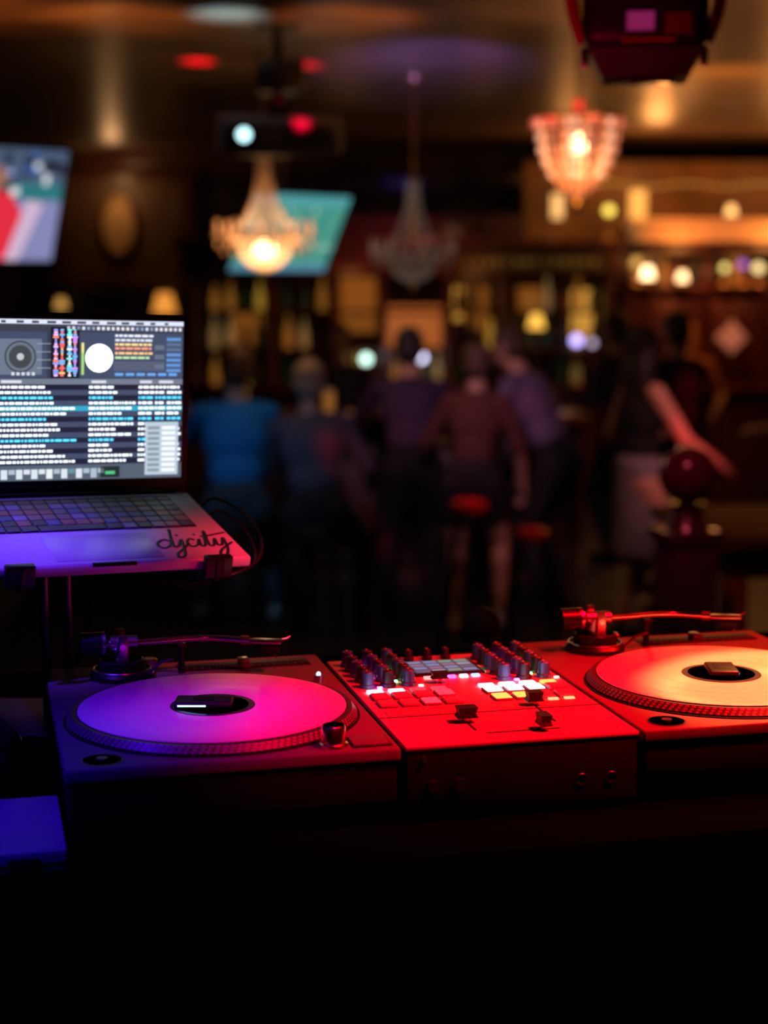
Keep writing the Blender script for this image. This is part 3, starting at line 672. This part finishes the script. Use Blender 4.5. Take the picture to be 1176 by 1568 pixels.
for (x,z,r,col,s,k,b) in ((-.15,1.245,.042,(.65,1,.85),3.,'globe',1.02),(.17,1.29,.055,(.88,.82,1),7,'globe',1.02),(.31,1.26,.04,(.75,.70,1),4.,'globe',1.02),
    (1.61,1.40,.045,(.50,.40,1),3.,'globe',1.02),(1.74,1.38,.03,(.8,.6,.9),1.2,'globe',1.02),(1.27,1.56,.075,(1,.52,.07),1.5,'shade',1.02),
    (2.19,1.96,.062,(1,.64,.30),5,'shade',1.86),(2.48,1.93,.050,(1,.60,.28),4,'shade',1.86),(2.83,2.0,.032,(1,.76,.22),1.8,'globe',1.86),(3.11,2.0,.042,(1,.76,.3),1.8,'globe',1.86),
    (2.87,2.47,.05,(1,.5,.15),2.5,'shade',2.40),(1.86,2.47,.042,(.95,.70,.10),2.2,'globe',2.24),(2.09,2.05,.045,(1,.55,.12),1.,'shade',1.86),(2.98,2.03,.03,(.4,.15,1),1.,'globe',1.86)):
    globe_lamp(x,Y0-.1,z,r,col,s,k,b)
m=MB(); m.box(-3.3,15.3,.88,-1.75,15.85,.94,redwood,.01)
for x in (-3.25,-1.85):
    for y in (15.35,15.75): m.box(x,y,0,x+.06,y+.06,.88,redwood,.006)
m.box(-3.2,15.4,.70,-1.8,15.8,.88,redwood,.006); m.build('console_table')
globe_lamp(-2.04,15.5,1.68,.12,(1,.36,.05),.9,'shade',.94); globe_lamp(-3.0,15.5,1.68,.06,(1,.5,.10),.7,'shade',.94)
m=MB(); mx=T(-2.50,15.86,2.40)@Matrix.Diagonal((.60,1,1,1))@RX(math.pi/2)
gilt=MAT('gilt_frame',(.35,.2,.06),.35,metal=.4)
m.lathe([(0,.03),(.24,.03),(.24,-.02)],MAT('mirror_tan_reflection',(.50,.32,.15),.35),40,mx=mx); m.torus((0,0,.02),.25,.03,gilt,48,10,mx=mx); m.build('oval_wall_mirror')  # mirror's tan reflection painted as a matt base colour
m=MB()
for (a,b) in ((-3.15,-2.98),(-1.98,-1.80)): m.box(a,15.90,1.9,b,15.96,2.82,trimw,.01)
m.box(-3.2,15.88,2.82,-1.75,15.97,2.93,trimw,.012); m.box(-3.2,15.88,1.82,-1.75,15.97,1.92,trimw,.012); m.box(-2.98,15.91,1.92,-1.98,15.97,2.82,MAT('brown_panel',(.10,.05,.02),.5))
m.build('wall_panel_frame')
m=MB()
cw=WOOD('bar_counter_top',(.10,.025,.012),(.22,.07,.03),.3,3,(1,6,6),.3)
m.box(-2.3,10.25,1.02,1.3,10.95,1.08,cw,.015); m.box(-2.25,10.45,0,1.25,10.9,1.02,redwood)
x=-2.15
while x<1.0: m.box(x,10.43,.18,x+.5,10.46,.92,redwood,.01); x+=.58
m.tube([(-2.2,10.33,.18),(1.2,10.33,.18)],.02,black_metal,10)
for x in (-2.1,-.5,1.1): m.cyl((x,10.33,.18),(x,10.46,.18),.012,.012,black_metal,8)
m.build('bar_counter')
glass=MAT('beer_amber_glass',(.5,.30,.08),.1,em=(1,.4,.08),es=.2)  # amber glow put into the beer as emission
for i,x in enumerate((-.35,.05,-.9)):
    m=MB(); m.lathe([(.028,0),(.036,.13)],glass,16); m.lathe([(.036,.13),(.036,.15),(0,.15)],white_pl,16); m.build('beer_glass',T(x,10.5,1.081))
redv=MAT('red_vinyl_seat',(.22,.012,.012),.4)
def stool(x,y,h,seat=redv,R=.16):
    m=MB(); m.lathe([(.0,h-.07),(R-.03,h-.07),(R,h-.05),(R,h-.015),(R-.03,h),(0,h)],seat,32); m.torus((0,0,h-.055),R+.001,.006,black_metal,36,6)
    for k in range(4):
        a=math.pi/4+k*math.pi/2; m.tube([(.08*math.cos(a),.08*math.sin(a),h-.07),(.19*math.cos(a),.19*math.sin(a),.0)],.013,black_metal,10)
    m.torus((0,0,h*.35),.15,.010,black_metal,32,6)
    return m.build('bar_stool',T(x,y,0))
m=MB(); nb=MAT('newel_dark_gloss',(.09,.035,.045),.3,coat=.4)
m.box(-.10,-.10,0,.10,.10,.25,nb,.008); m.box(-.078,-.078,.25,.078,.078,1.14,nb,.012); m.box(-.09,-.09,1.14,.09,.09,1.18,nb,.008)
m.lathe([(.07,1.18),(.055,1.205),(.045,1.23),(.06,1.26)],nb,28); m.sphere((0,0,1.345),.088,MAT('newel_ball_gloss',(.14,.025,.05),.18,coat=.6),32,20)
m.build('newel_post',T(.925,5.0,0)@RZ(.25))
m=MB(); tw=WOOD('pub_table_oak',(.16,.070,.012),(.30,.14,.03),.75,3,(1,7,7),0,spec=.1)
m.box(0,0,1.03,1.1,.85,1.07,tw,.01); m.box(.05,.05,.93,1.05,.80,1.03,redwood,.004)
for x in (.04,.98):
    for y in (.04,.73): m.box(x,y,0,x+.08,y+.08,.93,tw,.008)
m.box(.08,.07,.25,1.0,.11,.31,tw,.006); m.build('pub_table',T(1.12,5.45,0)@RZ(.12))

# ------------------------------------------------------------------ people
def ik(a,b,l1,l2,pole):
    d=b-a; Ld=min(d.length,l1+l2-.004); u=d.normalized(); b2=a+u*Ld
    x=(l1*l1-l2*l2+Ld*Ld)/(2*Ld); h=math.sqrt(max(l1*l1-x*x,0)); p=pole-u*pole.dot(u)
    p=p.normalized() if p.length>1e-6 else V3((0,1,0)); return a+u*x+p*h,b2
def person(name,x,y,rot,cols,hz=.93,lean=.05,side=0.,feet=((-.1,0),(.1,.05)),hands=None,s=1.,hair='short',sleeves='short',legs='trousers',headyaw=0.,headtilt=0.,foot_z=0.):
    P=[]
    def cap(a,b,ra,rb,tag): P.append(('c',V3(a),V3(b),ra*s,rb*s,tag))
    def ell(c,ax,r,tag): P.append(('e',V3(c),ax,tuple(q*s for q in r),tag))
    H=V3((0,0,hz)); t=V3((math.sin(side),math.sin(lean),math.cos(lean)*math.cos(side))).normalized(); R=V3((1,0,0)); R=(R-t*R.dot(t)).normalized(); F=t.cross(R)
    N=H+t*.50*s; ax=(R,F,t)
    wom=legs!='trousers'
    ell(H+t*.02*s,ax,(.165,.115,.13),'bottom'); ell(H+t*.17*s,ax,(.145 if not wom else .125,.105,.14),'top'); ell(H+t*.34*s,ax,(.175 if not wom else .155,.12,.19),'top')
    sw=.175*s if not wom else .155*s
    SH=[N-t*.045*s-R*sw,N-t*.045*s+R*sw]; cap(SH[0]*.85+SH[1]*.15,SH[1]*.85+SH[0]*.15,.062,.062,'top')
    up=V3((0,0,1)); hd=(t*.45+up*.55+F*headtilt).normalized()
    cap(N-t*.03*s,N+hd*.10*s,.058,.050,'skin')
    hF=F.copy(); hF=(hF-hd*hF.dot(hd)).normalized(); hF=Quaternion(hd,headyaw)@hF; hR=hF.cross(hd)
    HC=N+hd*.185*s; hax=(hR,hF,hd)
    ell(HC+hd*.015*s,hax,(.074,.092,.098),'skin'); ell(HC+hF*.03*s-hd*.055*s,hax,(.052,.058,.062),'skin')
    cap(HC+hF*.088*s+hd*.005*s,HC+hF*.108*s-hd*.025*s,.008,.013,'skin')
    for e in (-1,1):
        ell(HC+hR*(.032*e*s)+hF*.082*s+hd*.008*s,hax,(.013,.010,.009),'eye'); ell(HC+hR*(.078*e*s)-hd*.005*s,hax,(.010,.020,.031),'skin')
        cap(HC+hR*(.018*e*s)+hF*.090*s+hd*.030*s,HC+hR*(.048*e*s)+hF*.078*s+hd*.030*s,.005,.004,'hair')
    ell(HC+hF*.086*s-hd*.055*s,hax,(.024,.009,.009),'lips')
    ell(HC-hF*.018*s+hd*.032*s,hax,(.086,.094,.096),'hair'); ell(HC-hF*.04*s-hd*.02*s,hax,(.078,.066,.08),'hair')
    if hair=='long':
        ell(HC-hF*.055*s-hd*.14*s,hax,(.095,.055,.17),'hair'); ell(HC-hF*.06*s-hd*.27*s,hax,(.085,.04,.13),'hair')
        for e in (-1,1): ell(HC+hR*(.075*e*s)-hd*.09*s-hF*.01*s,hax,(.026,.045,.13),'hair')
    for k,e in enumerate((-1,1)):
        hip=H+R*(.09*e*s)-t*.03*s; ft=V3((feet[k][0],feet[k][1],foot_z+.085*s))
        kn,an=ik(hip,ft,.43*s,.42*s,V3((e*.12,1,.1)))
        tg='bottom' if legs=='trousers' else 'skin'; f=1.12 if legs=='trousers' else .95
        cap(hip,kn,.092*f,.060*f,tg if legs!='shorts' else 'skin'); cap(kn,an,.056*f,.040*f if legs!='trousers' else .052,tg)
        ell(kn.lerp(an,.28)-V3((0,.015*s,0)),(V3((1,0,0)),V3((0,1,0)),V3((0,0,1))),(.056*f,.058*f,.11),tg)
        if legs=='shorts': cap(hip,hip.lerp(kn,.45),.102,.09,'bottom')
        hl=V3((an.x,an.y-.045*s,foot_z+.035)); toe=V3((an.x+e*.03,an.y+.15*s,foot_z+.028)); cap(hl,toe,.038,.032,'shoe'); cap(an,hl+V3((0,.03,.0)),.042,.038,'shoe')
        P.append(('c',V3((hl.x,hl.y,foot_z+.034)),V3((toe.x,toe.y,foot_z+.034)),.034*s,.034*s,'shoe'))
    if legs=='skirt':
        a=H+t*.06*s; b=H+V3((0,.02,-.40*s)); 
        for i in range(9):
            c=a.lerp(b,i/8); ell(c,(R,F,up),(.155+.02*i/8,.125+.03*i/8,.09),'bottom')
    if hands is None: hands=((-.26,.06,hz-.12),(.26,.06,hz-.12))
    for k,e in enumerate((-1,1)):
        hp=V3(hands[k]); el,wr=ik(SH[k],hp,.285*s,.255*s,V3((e*.5,-.6,-.5)))
        cap(SH[k],el,.054,.043,'top' if sleeves!='none' else 'skin'); cap(el,wr,.040 if sleeves!='long' else .045,.028 if sleeves!='long' else .036,'skin' if sleeves!='long' else 'top')
        d=(wr-el).normalized(); pn=V3((-e*.6,0,-.8)); pn=(pn-d*pn.dot(d)).normalized(); sd=d.cross(pn)
        if sd.dot(V3((-e,.3,.3)))<0: sd=-sd
        ell(wr+d*.045*s,(sd,pn,d),(.040,.016,.052),'skin'); cap(wr-d*.01*s,wr+d*.03*s,.026,.026,'skin')
        for j,(o,ln) in enumerate(((.030,.9),(.010,1.),(-.010,.95),(-.030,.75))):
            p=wr+d*.085*s+sd*o*s; ang=.15
            for L_ in (.040,.026,.022):
                q2=p+(d*math.cos(ang)+pn*math.sin(ang))*(L_*ln*s); cap(p,q2,.0095,.0088,'skin'); p=q2; ang+=.38
        p=wr+d*.025*s+sd*.032*s; q2=p+(d*.65+sd*.65+pn*.3)*.042*s; cap(p,q2,.013,.011,'skin'); cap(q2,q2+(d*.85+sd*.3+pn*.35)*.034*s,.011,.009,'skin')
    mb=MB(); m0=black_plastic
    for p in P:
        if p[0]=='e':
            A=Matrix((( p[2][0].x,p[2][1].x,p[2][2].x),(p[2][0].y,p[2][1].y,p[2][2].y),(p[2][0].z,p[2][1].z,p[2][2].z))).to_4x4()
            if A.determinant()<0: A=A@Matrix.Diagonal((-1,1,1,1))
            mb.sphere((0,0,0),p[3],m0,18,12,mx=Matrix.Translation(p[1])@A)
        else:
            a,b,ra,rb=p[1],p[2],p[3],p[4]; d=b-a; l=d.length; qq=V3((0,0,1)).rotation_difference(d.normalized())
            prof=[(max(ra*math.cos(g),0),ra*math.sin(g)) for g in np.linspace(-math.pi/2,0,5)]+[(max(rb*math.cos(g),0),l+rb*math.sin(g)) for g in np.linspace(0,math.pi/2,5)]
            mb.lathe(prof,m0,14,mx=Matrix.Translation(a)@qq.to_matrix().to_4x4())
    ob=mb.build(name)
    rm=ob.modifiers.new('r','REMESH'); rm.mode='VOXEL'; rm.voxel_size=.0085; rm.use_smooth_shade=True
    sm=ob.modifiers.new('s','SMOOTH'); sm.factor=.5; sm.iterations=3
    dg=bpy.context.evaluated_depsgraph_get(); me=bpy.data.meshes.new_from_object(ob.evaluated_get(dg))
    ob.modifiers.clear(); old=ob.data; ob.data=me; bpy.data.meshes.remove(old); me.name=name
    me.materials.clear(); order=['skin','top','bottom','shoe','hair','lips','eye']
    for o_ in order: me.materials.append(cols[o_])
    npoly=len(me.polygons); C=np.empty(npoly*3); me.polygons.foreach_get('center',C); C=C.reshape(-1,3)
    best=np.full(npoly,1e9); idx=np.zeros(npoly,int)
    for p in P:
        if p[0]=='e':
            D=C-np.array(p[1]); q3=np.stack([D@np.array(p[2][i])/p[3][i] for i in range(3)],1); dist=(np.linalg.norm(q3,axis=1)-1)*min(p[3])
        else:
            a=np.array(p[1]);b=np.array(p[2]);ab=b-a;tt=np.clip((C-a)@ab/max(ab@ab,1e-9),0,1); dist=np.linalg.norm(C-a-tt[:,None]*ab,axis=1)-(p[3]+(p[4]-p[3])*tt)
        if p[-1] in ('eye','lips'): dist=dist-.002
        k=dist<best; best[k]=dist[k]; idx[k]=order.index(p[-1])
    me.polygons.foreach_set('material_index',idx.astype(np.int32)); me.polygons.foreach_set('use_smooth',[True]*npoly); me.update()
    ob.matrix_world=T(x,y,0)@RZ(rot); return ob
skinm=MAT('skin',(.45,.25,.17),.5,scale=8); lips=MAT('lips',(.40,.12,.10),.4); eye=MAT('eye',(.5,.5,.5),.2)
hair_b=MAT('hair_black',(.008,.006,.006),.5,scale=80,bump=.3); hair_g=MAT('hair_grey',(.30,.25,.20),.6,scale=80,bump=.3); hair_br=MAT('hair_brown',(.07,.03,.015),.5,scale=80,bump=.3); hair_r=MAT('hair_auburn',(.3,.1,.03),.5,scale=80,bump=.3)
def cl(n,c): return MAT(n,c,.85,scale=40,bump=.15,spec=.2)
def outfit(top,bot,shoe,hair): return dict(skin=skinm,top=top,bottom=bot,shoe=shoe,hair=hair,lips=lips,eye=eye)
blk=cl('black_trousers',(.010,.010,.012)); den=cl('dark_denim',(.015,.03,.04)); wsh=cl('white_sneaker',(.45,.5,.45)); bsh=cl('black_shoe',(.01,.01,.01))
bluesh=cl('blue_shirt',(.006,.12,.30)); char=cl('charcoal_jacket',(.05,.045,.065)); navy=cl('navy_shirt',(.04,.026,.06)); mauve=cl('mauve_grey_shirt',(.14,.10,.17))
stool(-.84,9.15,.62,black_plastic); stool(-.37,8.95,.60,black_plastic)
person('seated_man_in_blue_shirt',-.82,9.15,.10,outfit(bluesh,den,wsh,hair_br),hz=.69,lean=.20,feet=((-.22,.22),(.20,.18)),hands=((-.22,.52,1.06),(.16,.50,1.04)),hair='short',s=1.10,headyaw=.3)
person('seated_man_with_grey_hair',-.37,8.95,-.15,outfit(char,blk,bsh,hair_g),hz=.68,lean=.28,side=-.12,feet=((-.12,.22),(.24,.10)),hands=((-.20,.50,.9),(.24,.42,.80)),sleeves='long',headyaw=.4,s=1.03)
person('man_in_dark_shirt_leaning',.16,9.5,.05,outfit(navy,blk,bsh,hair_b),hz=.86,lean=.42,feet=((-.13,-.12),(.14,.0)),hands=((-.24,.62,1.12),(.22,.62,1.12)),sleeves='long',s=1.03)
person('woman_in_shorts',.48,8.95,-.2,outfit(cl('rust_blouse',(.10,.03,.025)),cl('dark_shorts',(.02,.015,.02)),wsh,hair_br),hz=.84,lean=.30,feet=((-.08,-.05),(.14,.08)),hands=((-.22,.40,1.0),(.24,.25,.80)),legs='shorts',s=.95,hair='short')
person('man_in_grey_shirt_leaning',1.00,9.45,1.0,outfit(mauve,blk,bsh,hair_br),hz=.90,lean=.50,feet=((-.12,-.05),(.12,.05)),hands=((-.15,.50,1.02),(.2,.48,1.0)),sleeves='long',headtilt=.2,s=1.05)
person('woman_in_grey_skirt',1.33,8.6,-1.25,outfit(cl('black_top',(.012,.01,.012)),cl('grey_skirt',(.16,.15,.16)),bsh,hair_b),hz=.90,lean=.03,feet=((-.10,-.04),(.13,.10)),hands=((-.20,.22,1.10),(.20,.36,.98)),legs='skirt',hair='long',s=.98,headyaw=.3,sleeves='none')
person('man_in_black_standing',1.80,10.1,.6,outfit(cl('black_shirt',(.012,.012,.013)),blk,bsh,hair_b),hz=.93,lean=.08,hands=((-.25,.25,1.0),(.26,.1,.82)),sleeves='long')
person('bartender_with_auburn_hair',2.35,12.9,2.9,outfit(cl('orange_brown_top',(.25,.09,.03)),blk,bsh,hair_r),hz=.84,lean=.10,hands=((-.24,.2,.9),(.24,.22,.9)),hair='long',s=.93)
person('patron_behind_bar_facing_out',-.30,11.7,3.0,outfit(char,blk,bsh,hair_b),hz=.84,lean=.15,hands=((-.24,.3,1.0),(.24,.32,1.0)),sleeves='long',s=.96)
person('patron_in_dark_hoodie',1.62,11.2,.9,outfit(navy,blk,bsh,hair_b),hz=.90,lean=.15,hands=((-.2,.35,1.1),(.26,.1,.85)),sleeves='long')
person('patron_with_brown_hair',-1.45,9.60,-.3,outfit(mauve,den,bsh,hair_br),hz=.88,lean=.3,hands=((-.2,.35,1.12),(.2,.35,1.12)),s=.97)
person('woman_with_long_dark_hair',2.55,9.6,.9,outfit(cl('maroon_dress',(.05,.008,.012)),blk,bsh,hair_b),hz=.89,lean=.05,hands=((-.22,.3,1.05),(.25,.1,.85)),hair='long',s=.95)
stool(.44,8.45,.80,R=.10); stool(.76,8.40,.66,R=.09)  # small stools added to carry two red glows

# ------------------------------------------------------------------ lights
def spot(name,loc,tgt,col,w,ang,blend=1.,rad=.05):
    l=bpy.data.lights.new(name,'SPOT'); l.color=col; l.energy=w; l.spot_size=math.radians(ang); l.spot_blend=blend; l.shadow_soft_size=rad
    o=bpy.data.objects.new(name,l); scn.collection.objects.link(o); o.location=loc; o.rotation_euler=(V3(tgt)-V3(loc)).to_track_quat('-Z','Y').to_euler(); return o
def point(name,loc,col,w,rad=.1):
    l=bpy.data.lights.new(name,'POINT'); l.color=col; l.energy=w; l.shadow_soft_size=rad
    o=bpy.data.objects.new(name,l); scn.collection.objects.link(o); o.location=loc; return o
spot('spot_red_mixer',(1.0,1.6,3.0),(.24,1.88,1.45),(1,.0,.006),650,26,1.,.06)
spot('spot_red_right',(1.5,2.4,3.0),(.62,2.0,1.45),(1,.002,.002),700,32,1.,.06)
spot('spot_amber_record',(1.1,2.9,3.0),(.475,1.955,1.46),(1,.62,.17),215,9.6,.35,.02)
spot('spot_blue_left',(-1.3,1.2,2.9),(-.39,1.71,1.45),(.06,.0,1),105,18,1.,.06)
spot('spot_blue_case',(-1.2,.6,2.8),(-.42,1.62,1.38),(.01,.005,1),55,13,1.,.05)
spot('spot_magenta_left_deck',(.3,.5,3.0),(-.15,1.82,1.45),(1,.0,.20),45,11,1.,.05)
spot('spot_red_left_deck',(.7,1.2,3.0),(-.03,1.70,1.45),(1,.0,.02),150,11,1.,.05)
spot('spot_violet_left_record',(-.9,1.0,3.0),(-.19,1.84,1.45),(.25,.0,1),62,8.5,1.,.05)
spot('spot_laptop_red',(.9,1.4,2.9),(-.13,2.10,1.60),(1,.02,.07),340,8.5,1.,.05)
spot('spot_laptop_violet',(-.9,1.3,2.95),(-.44,2.05,1.58),(.14,.02,1),260,12,1.,.05)
spot('stage_fixture_red_fill',(-.2,2.6,1.6),(.50,3.45,2.45),(1,.01,.06),30,18,1.,.05)  # unseen spot added to redden the fixture's yoke
point('chandelier_light_left',(-.64,9.0,2.15),(1,.5,.2),12,.12); point('chandelier_light_right',(.86,7.5,2.45),(1,.45,.2),12,.12)
for i,(x,z,w) in enumerate(((-.3,1.85,1.5),(.8,1.85,1.5),(2.4,2.1,8),(3.2,2.15,8),(2.2,2.75,13),(3.3,2.7,10),(1.5,2.6,5))): point('bar_light_%d'%i,(x,13.6,z),(1,.36,.09),w,.1)
point('mirror_fill',(-2.5,15.5,2.75),(1,.5,.2),4,.06)  # unseen point added to brighten the mirror; no lamp hangs there
spot('added_uplight_cool',(-.72,7.2,2.6),(-.70,7.62,CE),(.35,.75,1),130,36,1.,.03)  # this and the next ceiling spots: unseen uplights added for coloured streaks
spot('added_uplight_amber',(.05,7.0,2.1),(-.18,7.75,CE),(1,.28,.05),130,40,1.,.08)
spot('added_uplight_amber_left',(-1.35,7.0,2.1),(-1.2,7.7,CE),(1,.30,.06),130,45,1.,.08)
spot('added_uplight_amber_corner',(-2.0,6.3,2.0),(-1.85,7.4,CE),(1,.28,.05),170,40,1.,.1)
spot('added_uplight_cool_left',(-1.75,7.8,2.4),(-1.8,8.8,CE),(.35,.50,1),90,40,1.,.05)
spot('added_uplight_violet',(.25,7.6,2.1),(.24,9.2,CE),(.26,.15,1),330,42,1.,.1)
spot('added_uplight_gold',(1.9,9.0,2.2),(2.0,10.2,CE),(1,.34,.04),200,70,1.,.1)
spot('added_uplight_gold_core',(1.92,11.2,2.5),(1.92,12.0,CE),(1,.48,.10),70,35,1.,.05)  # unseen spot added in place of a bright gold reflection
spot('added_ceiling_red_a',(-1.0,8.6,2.2),(-1.02,9.3,CE),(1,.0,.02),900,11,.5,.02); spot('added_ceiling_red_b',(-.95,8.9,2.5),(-.53,9.4,CE),(1,.0,.03),500,20,.5,.02)  # unseen narrow spots added to throw red patches on the ceiling
spot('added_projector_red',(0.2,6.5,2.0),(-.40,7.85,2.67),(1,.0,.03),900,3,.5,.02)  # unseen spot added for a red patch on the projector housing
spot('room_red_stool',(1.5,7.0,2.9),(.44,8.43,.8),(1,.01,.02),420,4.2,.8,.05); spot('room_red_stool_low',(1.6,6.9,2.9),(.76,8.38,.66),(1,.01,.02),200,4,.8,.05)  # unseen spots added to make the small stool seats glow red
spot('newel_red',(.5,3.6,2.9),(.925,5.0,1.2),(1,.08,.16),36,16,.8,.05)
spot('crowd_fill_pink',(2.2,6.2,2.9),(1.32,8.6,1.0),(1,.30,.33),230,20,1.,.1)  # unseen fill spots, here and below, added to lift the crowd
spot('crowd_fill_blue',(-1.6,6.0,2.9),(-.72,9.0,.9),(.30,.55,1),170,20,1.,.1)
spot('crowd_fill_violet',(.2,6.0,2.9),(.4,9.4,1.1),(.9,.42,.70),190,28,1.,.1)
spot('crowd_fill_red_a',(-1.0,7.0,2.9),(-.27,8.9,1.05),(1,.02,.04),300,5,.8,.05); spot('crowd_fill_red_b',(.9,7.0,2.9),(.82,9.2,1.30),(1,.06,.14),380,5,.8,.05)  # unseen narrow spots, through the last crowd light, added for red accents
spot('crowd_fill_red_c',(1.0,6.8,2.9),(1.62,8.5,1.02),(1,.03,.05),300,7,.8,.05); spot('crowd_fill_red_d',(2.9,8.5,2.9),(1.9,10.0,1.25),(1,.03,.05),300,8,.8,.05)
spot('crowd_fill_red_e',(.8,7.0,2.9),(.18,9.4,1.15),(1,.02,.04),200,5,.8,.05)
spot('bar_red_wash',(.4,12.6,2.95),(-.1,13.9,1.5),(1,.08,.03),70,80,1.,.1); spot('bar_red_wash_right',(2.6,12.4,2.95),(2.6,13.9,1.3),(1,.10,.05),75,70,1.,.1)
spot('table_amber',(2.2,4.6,2.9),(1.5,5.9,1.07),(1,.38,.07),24,30,1.,.1)
spot('bartender_amber',(2.9,12.0,2.9),(2.35,12.9,1.3),(1,.35,.08),60,30,1.,.1)
w=bpy.data.worlds.new('dim_room'); scn.world=w; w.use_nodes=True
w.node_tree.nodes['Background'].inputs[0].default_value=(.5,.35,.4,1); w.node_tree.nodes['Background'].inputs[1].default_value=.004
